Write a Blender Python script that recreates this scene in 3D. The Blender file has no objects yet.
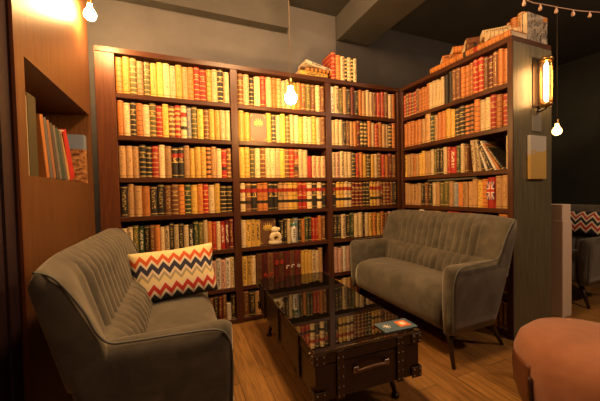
import bpy, bmesh, math, random
from mathutils import Vector, Matrix
random.seed(7)
S = bpy.context.scene
COL = S.collection
PI = math.pi

# ------------------------------------------------------------------ camera
CAM = Vector((-2.2577, -2.5585, 1.1281)); YAW, PITCH, ROLL, FPX = 0.3923, 0.027, -0.0224, 295.1
fwd = Vector((math.sin(YAW)*math.cos(PITCH), math.cos(YAW)*math.cos(PITCH), -math.sin(PITCH)))
rt = Vector((math.cos(YAW), -math.sin(YAW), 0)); up = rt.cross(fwd)
r2 = math.cos(ROLL)*rt + math.sin(ROLL)*up; u2 = -math.sin(ROLL)*rt + math.cos(ROLL)*up
cd = bpy.data.cameras.new('camera'); cam = bpy.data.objects.new('camera', cd); COL.objects.link(cam)
m = Matrix.Identity(4)
for i in range(3): m[i][0] = r2[i]; m[i][1] = u2[i]; m[i][2] = -fwd[i]; m[i][3] = CAM[i]
cam.matrix_world = m
cd.sensor_width = 36; cd.lens = FPX*36/600; cd.clip_start = .02
S.camera = cam
S.view_settings.view_transform = 'Standard'; S.view_settings.look = 'None'
S.view_settings.exposure = 1.25; S.view_settings.gamma = 1
S.cycles.use_denoising = True
S.cycles.max_bounces = 8
S.cycles.sample_clamp_indirect = 6

# ------------------------------------------------------------------ materials
MATS = {}
def newmat(name):
    m = bpy.data.materials.new(name); m.use_nodes = True
    nt = m.node_tree; bs = nt.nodes['Principled BSDF']
    return m, nt, bs
def N(nt, t, **kw):
    n = nt.nodes.new(t)
    for k, v in kw.items(): setattr(n, k, v)
    return n
def L(nt, a, b): nt.links.new(a, b)
def c4(c): return (c[0], c[1], c[2], 1)
def plain(name, col, rough=.5, metal=0, emis=None, estr=0, spec=.5, sheen=0):
    if name in MATS: return MATS[name]
    m, nt, b = newmat(name)
    b.inputs['Base Color'].default_value = c4(col); b.inputs['Roughness'].default_value = rough
    b.inputs['Metallic'].default_value = metal; b.inputs['Specular IOR Level'].default_value = spec
    if emis: b.inputs['Emission Color'].default_value = c4(emis); b.inputs['Emission Strength'].default_value = estr
    MATS[name] = m; return m
def mixcol(nt, fac, a, b):
    n = N(nt, 'ShaderNodeMix', data_type='RGBA')
    if hasattr(fac, 'links') or not isinstance(fac, (int, float)): L(nt, fac, n.inputs[0])
    else: n.inputs[0].default_value = fac
    for s, v in ((n.inputs[6], a), (n.inputs[7], b)):
        if isinstance(v, tuple): s.default_value = c4(v)
        else: L(nt, v, s)
    return n.outputs[2]
def ramp(nt, src, stops, interp='LINEAR'):
    r = N(nt, 'ShaderNodeValToRGB'); cr = r.color_ramp; cr.interpolation = interp
    while len(cr.elements) > 1: cr.elements.remove(cr.elements[-1])
    cr.elements[0].position = stops[0][0]; cr.elements[0].color = c4(stops[0][1])
    for p, c in stops[1:]:
        e = cr.elements.new(p); e.color = c4(c)
    L(nt, src, r.inputs[0]); return r.outputs[0]
def noise(nt, vec, scale, detail=4, rough=.55, dist=0):
    n = N(nt, 'ShaderNodeTexNoise'); n.inputs['Scale'].default_value = scale; n.inputs['Detail'].default_value = detail
    n.inputs['Roughness'].default_value = rough; n.inputs['Distortion'].default_value = dist
    if vec is not None: L(nt, vec, n.inputs['Vector'])
    return n.outputs[0]
def mapping(nt, src, scale=(1, 1, 1), rot=(0, 0, 0), loc=(0, 0, 0)):
    n = N(nt, 'ShaderNodeMapping'); n.inputs['Scale'].default_value = scale
    n.inputs['Rotation'].default_value = rot; n.inputs['Location'].default_value = loc
    L(nt, src, n.inputs['Vector']); return n.outputs[0]
def bump(nt, h, b, strength=.3, dist=.01):
    n = N(nt, 'ShaderNodeBump'); n.inputs['Strength'].default_value = strength; n.inputs['Distance'].default_value = dist
    L(nt, h, n.inputs['Height']); L(nt, n.outputs[0], b.inputs['Normal'])
def math_(nt, op, a, b=None, c=None):
    n = N(nt, 'ShaderNodeMath', operation=op)
    for i, v in enumerate((a, b, c)):
        if v is None: continue
        if isinstance(v, (int, float)): n.inputs[i].default_value = v
        else: L(nt, v, n.inputs[i])
    return n.outputs[0]

def wood(name, dark, light, rough=.4, grain=(28, 28, 1.6), spec=.4):
    m, nt, b = newmat(name)
    tc = N(nt, 'ShaderNodeTexCoord'); v = mapping(nt, tc.outputs['Object'], grain)
    n1 = noise(nt, v, 2.2, 6, .62, .4)
    col = ramp(nt, n1, [(.3, dark), (.7, light)])
    L(nt, col, b.inputs['Base Color']); b.inputs['Roughness'].default_value = rough
    b.inputs['Specular IOR Level'].default_value = spec
    bump(nt, n1, b, .12, .003)
    return m
W_CASE = wood('dark_red_wood', (.035, .011, .006), (.095, .032, .014), .38)
W_CASE_H = wood('dark_red_wood_shelf', (.035, .011, .006), (.095, .032, .014), .38, (1.6, 28, 28))
W_CASE_Y = wood('dark_red_wood_side_shelf', (.035, .011, .006), (.095, .032, .014), .38, (28, 1.6, 28))
W_STILE = wood('red_brown_wood', (.07, .021, .009), (.14, .045, .018), .40)
W_PANEL = wood('amber_wood_panel', (.085, .034, .012), (.155, .066, .024), .42)
W_END = wood('grey_brown_wood', (.085, .080, .048), (.165, .145, .092), .45)
W_DARKCASING = wood('dark_casing_wood', (.014, .007, .012), (.034, .015, .02), .5)
W_LEG = wood('dark_leg_wood', (.02, .008, .005), (.045, .018, .01), .35)

def floor_mat():
    m, nt, b = newmat('oak_planks')
    tc = N(nt, 'ShaderNodeTexCoord')
    v = mapping(nt, tc.outputs['Object'], (1, 1, 1), (0, 0, PI/2))
    br = N(nt, 'ShaderNodeTexBrick'); L(nt, v, br.inputs['Vector'])
    br.offset = .37; br.inputs['Scale'].default_value = 1; br.inputs['Brick Width'].default_value = 1.3
    br.inputs['Row Height'].default_value = .15; br.inputs['Mortar Size'].default_value = .0016
    br.inputs['Color1'].default_value = (.38, .20, .068, 1); br.inputs['Color2'].default_value = (.27, .13, .042, 1)
    br.inputs['Mortar'].default_value = (.06, .025, .01, 1)
    g = noise(nt, mapping(nt, tc.outputs['Object'], (26, 1.5, 1)), 2.5, 7, .6, .9)
    gc = ramp(nt, g, [(.32, (.5, .5, .5)), (.68, (1.12, 1.12, 1.02))])
    mx = N(nt, 'ShaderNodeMix', data_type='RGBA', blend_type='MULTIPLY'); mx.inputs[0].default_value = 1
    L(nt, br.outputs['Color'], mx.inputs[6]); L(nt, gc, mx.inputs[7])
    L(nt, mx.outputs[2], b.inputs['Base Color'])
    b.inputs['Roughness'].default_value = .36
    bump(nt, g, b, .12, .002)
    return m
M_FLOOR = floor_mat()
def plaster(name, col, var=.15):
    m, nt, b = newmat(name)
    tc = N(nt, 'ShaderNodeTexCoord'); n = noise(nt, tc.outputs['Object'], 3.0, 6, .6)
    L(nt, ramp(nt, n, [(.3, tuple(c*(1-var) for c in col)), (.7, tuple(c*(1+var) for c in col))]), b.inputs['Base Color'])
    b.inputs['Roughness'].default_value = .75; bump(nt, noise(nt, tc.outputs['Object'], 60, 3), b, .08, .003)
    return m
M_WALL = plaster('grey_wall', (.120, .118, .130))
M_WALL_SHADED = plaster('shaded_grey_wall', (.050, .048, .050))  # same grey wall, light fall-off to the right put into its colour
M_CEIL = plaster('charcoal_ceiling', (.050, .048, .047))
M_BEAM = plaster('beam_grey', (.075, .073, .074))
M_DARKWALL = plaster('dark_green_wall', (.030, .034, .026))
def velvet(name, a, b_):
    m, nt, b = newmat(name)
    tc = N(nt, 'ShaderNodeTexCoord'); n = noise(nt, tc.outputs['Object'], 9, 5, .6, .6)
    L(nt, ramp(nt, n, [(.3, a), (.72, b_)]), b.inputs['Base Color'])
    b.inputs['Roughness'].default_value = .85; b.inputs['Specular IOR Level'].default_value = .15
    b.inputs['Sheen Weight'].default_value = .6; b.inputs['Sheen Roughness'].default_value = .45
    b.inputs['Sheen Tint'].default_value = (.75, .72, .66, 1)
    bump(nt, noise(nt, tc.outputs['Object'], 260, 2), b, .12, .002)
    return m
M_VELVET = velvet('grey_velvet', (.062, .058, .050), (.130, .118, .098))
M_PIPE = plain('piping_grey', (.10, .105, .105), .6)
def suede():
    m, nt, b = newmat('orange_suede')
    tc = N(nt, 'ShaderNodeTexCoord'); n = noise(nt, tc.outputs['Object'], 7, 5, .6, .4)
    L(nt, ramp(nt, n, [(.3, (.25, .095, .048)), (.72, (.35, .145, .078))]), b.inputs['Base Color'])
    b.inputs['Roughness'].default_value = .9; b.inputs['Sheen Weight'].default_value = .3
    return m
M_SUEDE = suede()
M_LEATHER = plain('brown_leather', (.13, .045, .022), .45)
M_BRASS = plain('aged_brass', (.45, .28, .10), .35, 1)
M_STEEL = plain('stud_steel', (.30, .26, .21), .35, 1)
M_IRON = plain('dark_iron', (.05, .035, .025), .4, .8)
M_PAGE = plain('paper_edge', (.62, .50, .33), .8)
def trunk_mat():
    m, nt, b = newmat('trunk_leather')
    tc = N(nt, 'ShaderNodeTexCoord'); n = noise(nt, tc.outputs['Object'], 14, 6, .65, .3)
    L(nt, ramp(nt, n, [(.3, (.010, .005, .004)), (.75, (.028, .012, .008))]), b.inputs['Base Color'])
    b.inputs['Roughness'].default_value = .34; bump(nt, n, b, .12, .004)
    return m
M_TRUNK = trunk_mat()
M_STRAP = plain('trunk_strap', (.030, .013, .008), .4)
def glass_top():
    m, nt, b = newmat('dark_glass')
    b.inputs['Base Color'].default_value = (.006, .005, .004, 1); b.inputs['Roughness'].default_value = .015
    b.inputs['IOR'].default_value = 2.1
    return m
M_GLASS = glass_top()
M_BULB = {}
def bulbmat(k, col, st):
    return plain('bulb_glow_'+k, (1, .8, .5), .3, 0, col, st)
M_CORD = plain('cord_dark', (.10, .07, .045), .6)

# ------------------------------------------------------------------ mesh helpers
def link(name, me, mats, parent=None, loc=(0, 0, 0), rotz=0, smooth=False):
    o = bpy.data.objects.new(name, me); COL.objects.link(o)
    for x in (mats if isinstance(mats, (list, tuple)) else [mats]): me.materials.append(x)
    o.location = loc; o.rotation_euler = (0, 0, rotz)
    if parent: o.parent = parent
    if smooth:
        for p in me.polygons: p.use_smooth = True
    return o
def bmobj(name, bm, mats, parent=None, loc=(0, 0, 0), rotz=0, smooth=False):
    bmesh.ops.recalc_face_normals(bm, faces=bm.faces)
    me = bpy.data.meshes.new(name); bm.to_mesh(me); bm.free()
    return link(name, me, mats, parent, loc, rotz, smooth)
def tag(o, label=None, cat=None, group=None, kind=None):
    if label: o['label'] = label
    if cat: o['category'] = cat
    if group: o['group'] = group
    if kind: o['kind'] = kind
    return o
def empty(name, loc=(0, 0, 0), rotz=0):
    o = bpy.data.objects.new(name, None); COL.objects.link(o); o.location = loc; o.rotation_euler = (0, 0, rotz)
    o.empty_display_size = .05; return o
def addbox(bm, lo, hi, bev=0, seg=2):
    lo = Vector(lo); hi = Vector(hi); c = (lo+hi)/2; s = hi-lo
    r = bmesh.ops.create_cube(bm, size=1, matrix=Matrix.Translation(c) @ Matrix.Diagonal((s.x, s.y, s.z, 1)))
    if bev:
        es = list({e for v in r['verts'] for e in v.link_edges})
        bmesh.ops.bevel(bm, geom=es, offset=bev, segments=seg, affect='EDGES', profile=.5)
    return bm
def box(name, lo, hi, mat, parent=None, bev=0, seg=2, smooth=False):
    bm = bmesh.new(); addbox(bm, lo, hi, bev, seg); return bmobj(name, bm, mat, parent, smooth=smooth)
def tube(bm, pts, r, n=8, closed=False):
    pts = [Vector(p) for p in pts]; rings = []; k = len(pts)
    rs = r if isinstance(r, (list, tuple)) else [r]*k
    ref = None
    for i, p in enumerate(pts):
        a = pts[(i-1) % k] if (i > 0 or closed) else p; b = pts[(i+1) % k] if (i < k-1 or closed) else p
        t = (b-a).normalized()
        if ref is None:
            ref = Vector((0, 0, 1)) if abs(t.z) < .9 else Vector((1, 0, 0))
        x = (ref - t*ref.dot(t)).normalized(); ref = x; y = t.cross(x)
        rings.append([bm.verts.new(p + rs[i]*(math.cos(2*PI*j/n)*x + math.sin(2*PI*j/n)*y)) for j in range(n)])
    for i in range(k-1 + (1 if closed else 0)):
        A = rings[i]; B = rings[(i+1) % k]
        for j in range(n): bm.faces.new((A[j], A[(j+1) % n], B[(j+1) % n], B[j]))
    if not closed:
        bm.faces.new(rings[0][::-1]); bm.faces.new(rings[-1])
    return bm
def lathe(bm, prof, n=20, cx=0, cy=0, M=None):
    rings = []; M = M or Matrix.Identity(4)
    for r, z in prof:
        if r < 1e-5: rings.append([bm.verts.new(M @ Vector((cx, cy, z)))])
        else: rings.append([bm.verts.new(M @ Vector((cx+r*math.cos(2*PI*j/n), cy+r*math.sin(2*PI*j/n), z))) for j in range(n)])
    for A, B in zip(rings, rings[1:]):
        for j in range(n):
            a, b = A[j % len(A)], A[(j+1) % len(A)]; c, d = B[(j+1) % len(B)], B[j % len(B)]
            f = []
            for v in (a, b, c, d):
                if v not in f: f.append(v)
            if len(f) > 2: bm.faces.new(f)
    for R in (rings[0], rings[-1]):
        if len(R) > 2: bm.faces.new(R)
    return bm
def loft(bm, rings, closed_ring=True, cap=True):
    V = [[bm.verts.new(p) for p in r] for r in rings]
    for A, B in zip(V, V[1:]):
        n = len(A)
        for j in range(n if closed_ring else n-1):
            bm.faces.new((A[j], A[(j+1) % n], B[(j+1) % n], B[j]))
    if cap and closed_ring:
        bm.faces.new(V[0][::-1]); bm.faces.new(V[-1])
    return bm
def sm(a, b, x):
    t = min(1, max(0, (x-a)/(b-a))); return t*t*(3-2*t)

# ------------------------------------------------------------------ room
def struct(name, lo, hi, mat): return tag(box(name, lo, hi, mat), kind='structure')
CEILZ = 3.05
struct('floor', (-4.2, -5.0, -.1), (4.2, 2.2, 0), M_FLOOR)
struct('ceiling', (-4.2, -5.0, CEILZ), (4.2, 2.2, CEILZ+.1), M_CEIL)
struct('wall_back', (-4.2, .32, 0), (-.60, .45, CEILZ), M_WALL)
struct('wall_back_right', (-.60, .32, 0), (3.4, .45, CEILZ), M_WALL_SHADED)  # continues wall_back, painted darker where the light fades
struct('wall_right', (3.4, -5.0, 0), (3.5, 2.2, CEILZ), M_DARKWALL)
struct('wall_behind', (-4.2, -5.1, 0), (4.2, -5.0, CEILZ), M_WALL)
struct('trim_1', (-2.95, .215, 2.76), (-1.19, .318, CEILZ), M_BEAM)            # shallow beam along the back wall
struct('trim_2', (-.59, -5.0, 2.79), (-.19, .318, CEILZ), M_BEAM)             # ceiling beam towards the room
# left wood-clad wall with its niche: front plane X=-2.81
X0 = -2.81
bm = bmesh.new()
ny0, ny1, nz0, nz1 = -1.035, -.095, 1.222, 1.70
addbox(bm, (X0-.05, -1.12, 0), (X0, -.045, nz0)); addbox(bm, (X0-.05, -1.12, nz1), (X0, -.045, CEILZ-.002))
addbox(bm, (X0-.05, -1.12, nz0), (X0, ny0, nz1)); addbox(bm, (X0-.05, ny1, nz0), (X0, -.045, nz1))
addbox(bm, (X0-.34, ny0-.015, nz0-.015), (X0-.05, ny1+.015, nz0)); addbox(bm, (X0-.34, ny0-.015, nz1), (X0-.05, ny1+.015, nz1+.015))
addbox(bm, (X0-.34, ny0-.015, nz0), (X0-.05, ny0, nz1)); addbox(bm, (X0-.34, ny1, nz0), (X0-.05, ny1+.015, nz1))
addbox(bm, (X0-.36, ny0-.015, nz0-.015), (X0-.34, ny1+.015, nz1+.015))
tag(bmobj('wall_left', bm, W_PANEL), kind='structure')
struct('trim_3', (X0-.005, -1.128, 0), (X0+.006, -1.112, CEILZ-.004), W_STILE)
struct('trim_4', (X0-.16, -1.20, 0), (X0-.012, -1.129, CEILZ-.004), W_DARKCASING)
struct('trim_5', (X0-.09, -1.30, 0), (X0-.02, -1.203, CEILZ-.004), W_DARKCASING)
struct('wall_side', (X0-.26, -5.0, 0), (X0-.16, -1.129, CEILZ-.004), W_DARKCASING)

# ------------------------------------------------------------------ bookcases
Z = [2.230, 1.902, 1.588, 1.269, .973, .658, .322, .045]   # upper faces of boards
TH = .036
D = .28
case = tag(empty('bookcase', (-1.33, 0, 0)), 'tall dark red wooden bookcase with three bays of old books against back wall', 'bookcase')
def part(name, lo, hi, mat, par, bev=.002):
    o = par.location; return box(name, [lo[i]-o[i] for i in range(3)], [hi[i]-o[i] for i in range(3)], mat, par, bev, 1)
part('top_panel', (-2.787, -.004, Z[0]-.04), (-.004, D, Z[0]), W_CASE_H, case)
part('side_panel', (-2.787, 0, 0), (-2.661, D, Z[0]-.0405), W_STILE, case)
uprights = [(-1.817, -1.757), (-.907, -.849)]
for a, b in uprights: part('upright', (a, 0, 0), (b, D, Z[0]-.0405), W_CASE, case)
part('side_panel', (-.040, 0, 0), (-.004, D, Z[0]-.0405), W_CASE, case)
part('back_panel', (-2.787, D+.001, 0), (-.004, D+.02, Z[0]), W_CASE, case)
bays = [(-2.661, -1.817), (-1.757, -.907), (-.849, -.040)]
for k in range(1, 8):
    for a, b in bays:
        part('shelf', (a+.0005, .004, Z[k]-TH), (b-.0005, D, Z[k]), W_CASE_H, case)
for a, b in bays: part('plinth', (a+.0005, .012, 0), (b-.0005, .03, Z[7]-TH-.0005), W_CASE_H, case)
BL, BW = 1.163, .47
side = tag(empty('bookcase', (.2, -.6, 0)), 'tall side bookcase at right with a wide grey brown end panel holding a lamp', 'bookcase')
part('top_panel', (0, -BL+.001, Z[0]-.04), (BW, 0, Z[0]), W_CASE_Y, side)
part('end_panel', (0.006, -BL-.002, 0), (BW, -BL+.034, Z[0]-.0405), W_END, side)
part('edge_strip', (-.002, -BL-.004, 0), (.005, -BL+.036, Z[0]-.0405), W_CASE, side)
part('side_panel', (0, -.034, 0), (BW, 0, Z[0]-.0405), W_CASE, side)
part('back_panel', (D, -BL+.0345, 0), (D+.02, -.0345, Z[0]-.0405), W_CASE, side)
part('back_panel', (BW-.02, -BL+.0345, 0), (BW, -.0345, Z[0]-.0405), W_CASE, side)
for k in range(1, 8): part('shelf', (.004, -BL+.0345, Z[k]-TH), (D-.0005, -.0345, Z[k]), W_CASE_Y, side)
part('plinth', (.012, -BL+.0345, 0), (.03, -.0345, Z[7]-TH-.0005), W_CASE_Y, side)

# ------------------------------------------------------------------ books
PAL = dict(c=(.66, .50, .28), w=(.74, .68, .58), y=(.68, .42, .09), t=(.48, .28, .12), o=(.52, .19, .045), b=(.17, .065, .028),
           d=(.022, .018, .015), g=(.035, .065, .03), n=(.12, .105, .028), r=(.38, .022, .014), m=(.13, .016, .014),
           u=(.20, .23, .28), p=(.62, .36, .28), k=(.05, .16, .14))
CN = dict(c='cream', w='off-white', y='golden yellow', t='tan', o='orange brown', b='brown', d='black', g='dark green', n='olive',
          r='red', m='maroon', u='grey blue', p='pale pink', k='teal')
SN = dict(P='plain cloth', B='gilt-banded', L='label-spined', D='dark-striped', T='lettered', S='patterned', Q='swirl-patterned', F='flag-spined')
GOLD = (.62, .42, .13)
DARKC = set('bdgnrmuk')
def book_mat(c, s):
    key = 'book_%s_%s' % (CN[c].replace(' ', '_').replace('-', '_'), SN[s].replace(' ', '_').replace('-', '_'))
    if key in MATS: return MATS[key]
    m, nt, b = newmat(key); base = PAL[c]; dk = c in DARKC
    line = GOLD if dk else tuple(x*.42 for x in base)
    uv = N(nt, 'ShaderNodeUVMap'); sp = N(nt, 'ShaderNodeSeparateXYZ'); L(nt, uv.outputs[0], sp.inputs[0])
    u, v = sp.outputs[0], sp.outputs[1]
    red = (.30, .02, .012); blk = (.025, .02, .016)
    stops = [(0, base)]
    def band(p, w, col):
        stops.append((p, col)); stops.append((p+w, base))
    if s == 'P': band(.05, .02, line); band(.93, .02, line)
    elif s == 'B':
        for q in (.035, .16, .31, .46, .61, .76, .93): band(q, .026, line)
    elif s == 'L':
        band(.07, .015, line); stops += [(.26, blk), (.37, base)]; band(.50, .02, line); stops += [(.66, red), (.79, base)]; band(.92, .03, line)
    elif s == 'D':
        blkc = blk if not dk else GOLD
        for q in (.08, .24, .40, .56, .72, .86): band(q, .065, blkc)
    elif s == 'T': stops.append((.9, tuple(x*.7 for x in base)))
    col = ramp(nt, v, stops, 'CONSTANT')
    tone = tuple(min(1, x*1.0) for x in base)
    mv = N(nt, 'ShaderNodeCombineXYZ')
    oi = N(nt, 'ShaderNodeObjectInfo')
    wn = noise(nt, None, 1)
    L(nt, math_(nt, 'MULTIPLY', u, 3.5), mv.inputs[0]); L(nt, math_(nt, 'MULTIPLY', v, 30 if s != 'T' else 16), mv.inputs[1])
    L(nt, math_(nt, 'MULTIPLY', oi.outputs['Random'], 91), mv.inputs[2])
    nz = noise(nt, mv.outputs[0], 1.0, 2)
    inside = math_(nt, 'MULTIPLY', math_(nt, 'GREATER_THAN', u, .24), math_(nt, 'LESS_THAN', u, .76))
    if s in 'PT': rng = (.22, .86)
    elif s == 'B': rng = (.62, .76)
    else: rng = (.5, .66)
    if s in ('Q', 'S'): rng = (.05, .95)
    inv = math_(nt, 'MULTIPLY', math_(nt, 'GREATER_THAN', v, rng[0]), math_(nt, 'LESS_THAN', v, rng[1]))
    mk = math_(nt, 'MULTIPLY', math_(nt, 'MULTIPLY', inside, inv), math_(nt, 'GREATER_THAN', nz, {'P': .555, 'T': .50, 'Q': .5, 'S': .5}.get(s, .52)))
    txt = {'T': (.03, .025, .02) if not dk else (.7, .62, .45), 'Q': (.32, .03, .02), 'S': (.035, .02, .015)}.get(s, line)
    col = mixcol(nt, math_(nt, 'MULTIPLY', mk, .85), col, txt)
    # each spine its own slight tone and wear
    tonev = math_(nt, 'MULTIPLY_ADD', oi.outputs['Random'], .55, .72)
    hs = N(nt, 'ShaderNodeHueSaturation'); L(nt, col, hs.inputs['Color']); L(nt, tonev, hs.inputs['Value'])
    L(nt, hs.outputs[0], b.inputs['Base Color']); b.inputs['Roughness'].default_value = .48
    MATS[key] = m; return m

def book_mesh(w, h, d, c, s):
    """closed book, spine on -Y, boards, recessed page block; UV: u across, v up"""
    bm = bmesh.new(); uvl = bm.loops.layers.uv.new('UVMap')
    n = 5; bul = min(.012, w*.22)
    out = [(-w/2, d)] + [(-w/2 + w*i/n, -bul*math.sin(PI*i/n)*.9 + (0.004 if i in (0, n) else 0)) for i in range(n+1)] + [(w/2, d)]
    k = min(.003, w*.12)
    inn = [(-w/2+k, d)] + [(-w/2+k + (w-2*k)*i/n, k + .006) for i in range(n+1)] + [(w/2-k, d)]
    def ring(P, z): return [bm.verts.new((x, y, z)) for x, y in P]
    o0, o1, i1, i2 = ring(out, 0), ring(out, h), ring(inn, h), ring([(x, y if j not in (0, n+2) else d-.005) for j, (x, y) in enumerate(inn)], h-.005)
    i0 = ring([(x, y if j not in (0, n+2) else d-.005) for j, (x, y) in enumerate(inn)], .0)
    m_ = len(out)
    for j in range(m_-1):
        bm.faces.new((o0[j], o0[j+1], o1[j+1], o1[j])).material_index = 0
        bm.faces.new((o1[j], o1[j+1], i1[j+1], i1[j])).material_index = 0
        bm.faces.new((i1[j], i1[j+1], i2[j+1], i2[j])).material_index = 0
        bm.faces.new((o0[j+1], o0[j], i0[j], i0[j+1])).material_index = 0
    bm.faces.new(i2).material_index = 1
    bm.faces.new((i0[0], i2[0], i2[-1], i0[-1])).material_index = 1
    bm.faces.new(i0[::-1]).material_index = 1
    bmesh.ops.recalc_face_normals(bm, faces=bm.faces)
    for f in bm.faces:
        for l in f.loops:
            l[uvl].uv = ((l.vert.co.x + w/2)/w, l.vert.co.z/h)
    me = bpy.data.meshes.new('book'); bm.to_mesh(me); bm.free()
    me.materials.append(book_mat(c, s)); me.materials.append(M_PAGE)
    return me
BOOKS = []
def project(p):
    dd = Vector(p)-CAM; z = dd.dot(fwd); return z
def add_book(loc, rotz, w, h, d, c, s, label, group, lean=0, keep=False, rot=None):
    o = bpy.data.objects.new('book', book_mesh(w, h, d, c, s)); COL.objects.link(o)
    if rot is not None: o.matrix_world = Matrix.Translation(loc) @ rot
    else: o.matrix_world = Matrix.Translation(loc) @ Matrix.Rotation(rotz, 4, 'Z') @ Matrix.Rotation(lean, 4, 'Y')
    tag(o, label, 'book', group)
    vd = (Vector(loc)-CAM); zz = vd.dot(fwd)
    nrm = (o.matrix_world.to_3x3() @ Vector((0, -1, 0))).normalized()
    area = w*h/zz**3*abs(nrm.dot(vd)) + (1e3 if keep else 0)
    BOOKS.append((area, o)); return o
ORD = 'first second third fourth fifth sixth seventh eighth ninth tenth eleventh twelfth thirteenth fourteenth fifteenth sixteenth seventeenth eighteenth nineteenth twentieth twenty-first twenty-second twenty-third twenty-fourth twenty-fifth twenty-sixth twenty-seventh twenty-eighth twenty-ninth thirtieth'.split()
SHELF = ['', 'top shelf', 'second shelf', 'third shelf', 'fourth shelf', 'fifth shelf', 'sixth shelf', 'bottom shelf']
def parse(spec):
    out = []
    for tk in spec.split():
        c, s = tk[0], tk[1]; w = 1.0; h = 1.0; rest = tk[2:]
        if '^' in rest: rest, hh = rest.split('^'); h = float(hh)
        if rest.startswith('*'): w = float(rest[1:])
        out.append((c, s, w, h))
    return out
def run(spec, a, b, k, where, axis='A', H=.255, dep=.19, frm='left', skip=0, hjit=.012, gap=.0012, group=None, setback=.012, keep=False):
    P = parse(spec); W = [w*(1+random.uniform(-.09, .09)) for _, _, w, _ in P]
    tot = sum(W); sc = (b-a - gap*(len(P)+1))/tot; x = a+gap; lab_n = skip
    for (c, s, _, hf), w in zip(P, W):
        w *= sc
        if c == '_': x += w+gap; continue
        h = H*hf + random.uniform(-hjit, hjit); sb = setback + random.uniform(0, .012)
        lab = '%s %s book, %s %s, %s, %s' % (CN[c], SN[s], ORD[lab_n], frm if ' ' in frm else 'from '+frm, SHELF[k], where)
        cx = x+w/2
        if axis == 'A': add_book((cx, sb, Z[k]+.0005), 0, w, h, dep, c, s, lab, group or 'books on the %s of the %s' % (SHELF[k], where), keep=keep)
        else: add_book((sb, -cx, Z[k]+.0005), -PI/2, w, h, dep, c, s, lab, group or 'books on the %s of the %s' % (SHELF[k], where), keep=keep)
        lab_n += 1; x += w+gap
LB, MB_, RB = 'left bay', 'middle bay', 'right bay'
l0, l1 = -2.661, -1.817; m0, m1 = -1.757, -.907; q0, q1 = -.849, -.040
run('oB yP nB tB nB yP yP cP cP yP tP oB rB rB yB cP dB cP', l0+.002, l1-.004, 1, LB, H=.262)
run('oP cP dB oB cP nB rB yP bD rD cL uP*.8 nB yP bB yP yP cP cP', l0+.002, l1-.004, 2, LB, H=.25)
run('tP tP tP dB dB rB cP tP dL dL tP yP yP yP oD tP cP rL bB', l0+.002, l1-.004, 3, LB, H=.25)
run('dP tP tP oP dP dP bP bB oB gB yP oP rB cP yP dB dB', l0+.002, l1-.004, 4, LB, H=.236)
run('cP cT nP gT dP bP oP cP cT dP*.8 cP dP cP dT gP nP cP oP rP cP rT mT mP', l0+.002, l1-.004, 5, LB, H=.24, hjit=.02)
run('cS pS wS pS wS cS', -2.06, l1-.004, 6, LB, H=.25, frm='past sofa arm')
run('bP dP mP bP wP^.62 dP', -2.04, l1-.004, 7, LB, H=.22, frm='past sofa arm')
run('bB cP dB cP rP cP oB tB cP cP yP oP bP nP bP cB bP', m0+.002, m1-.004, 1, MB_, H=.255)
run('yP yP _P*2.9', m0+.002, m0+.002+.245, 2, MB_, H=.255)
run('yP dB cP yP nB cP cP yP cB cP yB cP bP', m0+.252, m1-.004, 2, MB_, H=.255, skip=0, frm='right of emblem book')
run('yP yB nB cP bB cP cP cP yP bB rB bL cP cP rQ^.78 cQ^.78 cQ^.78 cQ^.78', m0+.002, m1-.004, 3, MB_, H=.262, hjit=.004)
run('cL bL dL oL oL dL dL tL tL yL yL rL rL cL dL cL dL', m0+.002, m1-.004, 4, MB_, H=.248, hjit=.002)
run('cP yT yT yT', m0+.002, m0+.175, 5, MB_, H=.235, hjit=.004)
run('dP dP cP nP uP dP oP gP dP rP rP oP bP', m0+.36, m1-.02, 5, MB_, H=.23, skip=0, frm='right of figurine')
run('yS yT cP', m0+.002, m0+.125, 6, MB_, H=.25, hjit=.004)
run('bS mS bS mS bS mS bS mS', m0+.13, m0+.56, 6, MB_, H=.262, hjit=.001, skip=0, frm='in picture-spined series', keep=True)
run('yP yP yP cT cP tP', m0+.565, m1-.06, 6, MB_, H=.25, frm='past maroon series')
run('bP dP tP dP rP rP bS cP dP gP bP wP rP dP', m0+.002, m1-.10, 7, MB_, H=.21, hjit=.02)
run('wS cS nP tP dP mS dP oP tP cP cP bP rP rP bP cP oP', q0+.004, q1-.012, 1, RB, H=.262)
run('cP cP cP dP bP tP oP mL dD dD oP cP rB oB tP cP dD oB', q0+.004, q1-.012, 2, RB, H=.255)
run('cS pS cS cP cP dB rP oP yP dB yP cP bB rP oB mP bP', q0+.004, q1-.012, 3, RB, H=.25)
run('dL yL yL cL cL mB mB mB dB dB yL yL tL bL bB mB bP dP', q0+.004, q1-.012, 4, RB, H=.252, hjit=.003)
run('dP dP cS dP gP cP cP dP*.6 cP yT oT yT oT bP pP bP', q0+.004, q1-.02, 5, RB, H=.245)
run('pP pP wP pP wP cP bP tP', q0+.008, -.45, 6, RB, H=.24)
run('oP yP cP tP bP oP', q0+.008, -.55, 7, RB, H=.20)
SB = 'side bookcase'
b0, b1 = .0345, BL-.0345
run('rB bB rB bB rB bP oB oB oB oB cP cP cP cP cP', b0+.003, .56, 1, SB, 'B', H=.242, frm='corner')
run('dS dS bP bP oB oB oB rB rB bP mB bP oP oP', .562, b1-.004, 1, SB, 'B', H=.262, skip=15, frm='corner')
run('oP oP oB oP oP tP tP*1.4^1.08 gB tP oP oP yP yP dB dB oD oD oB cP cP rB oB rB', b0+.003, b1-.004, 2, SB, 'B', H=.252, frm='corner')
run('yT tP tP oT tP yP yP tP tP cP nP dP dP cP rP rT*1.5 gP cP bP', b0+.003, .80, 3, SB, 'B', H=.235, frm='corner')
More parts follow.
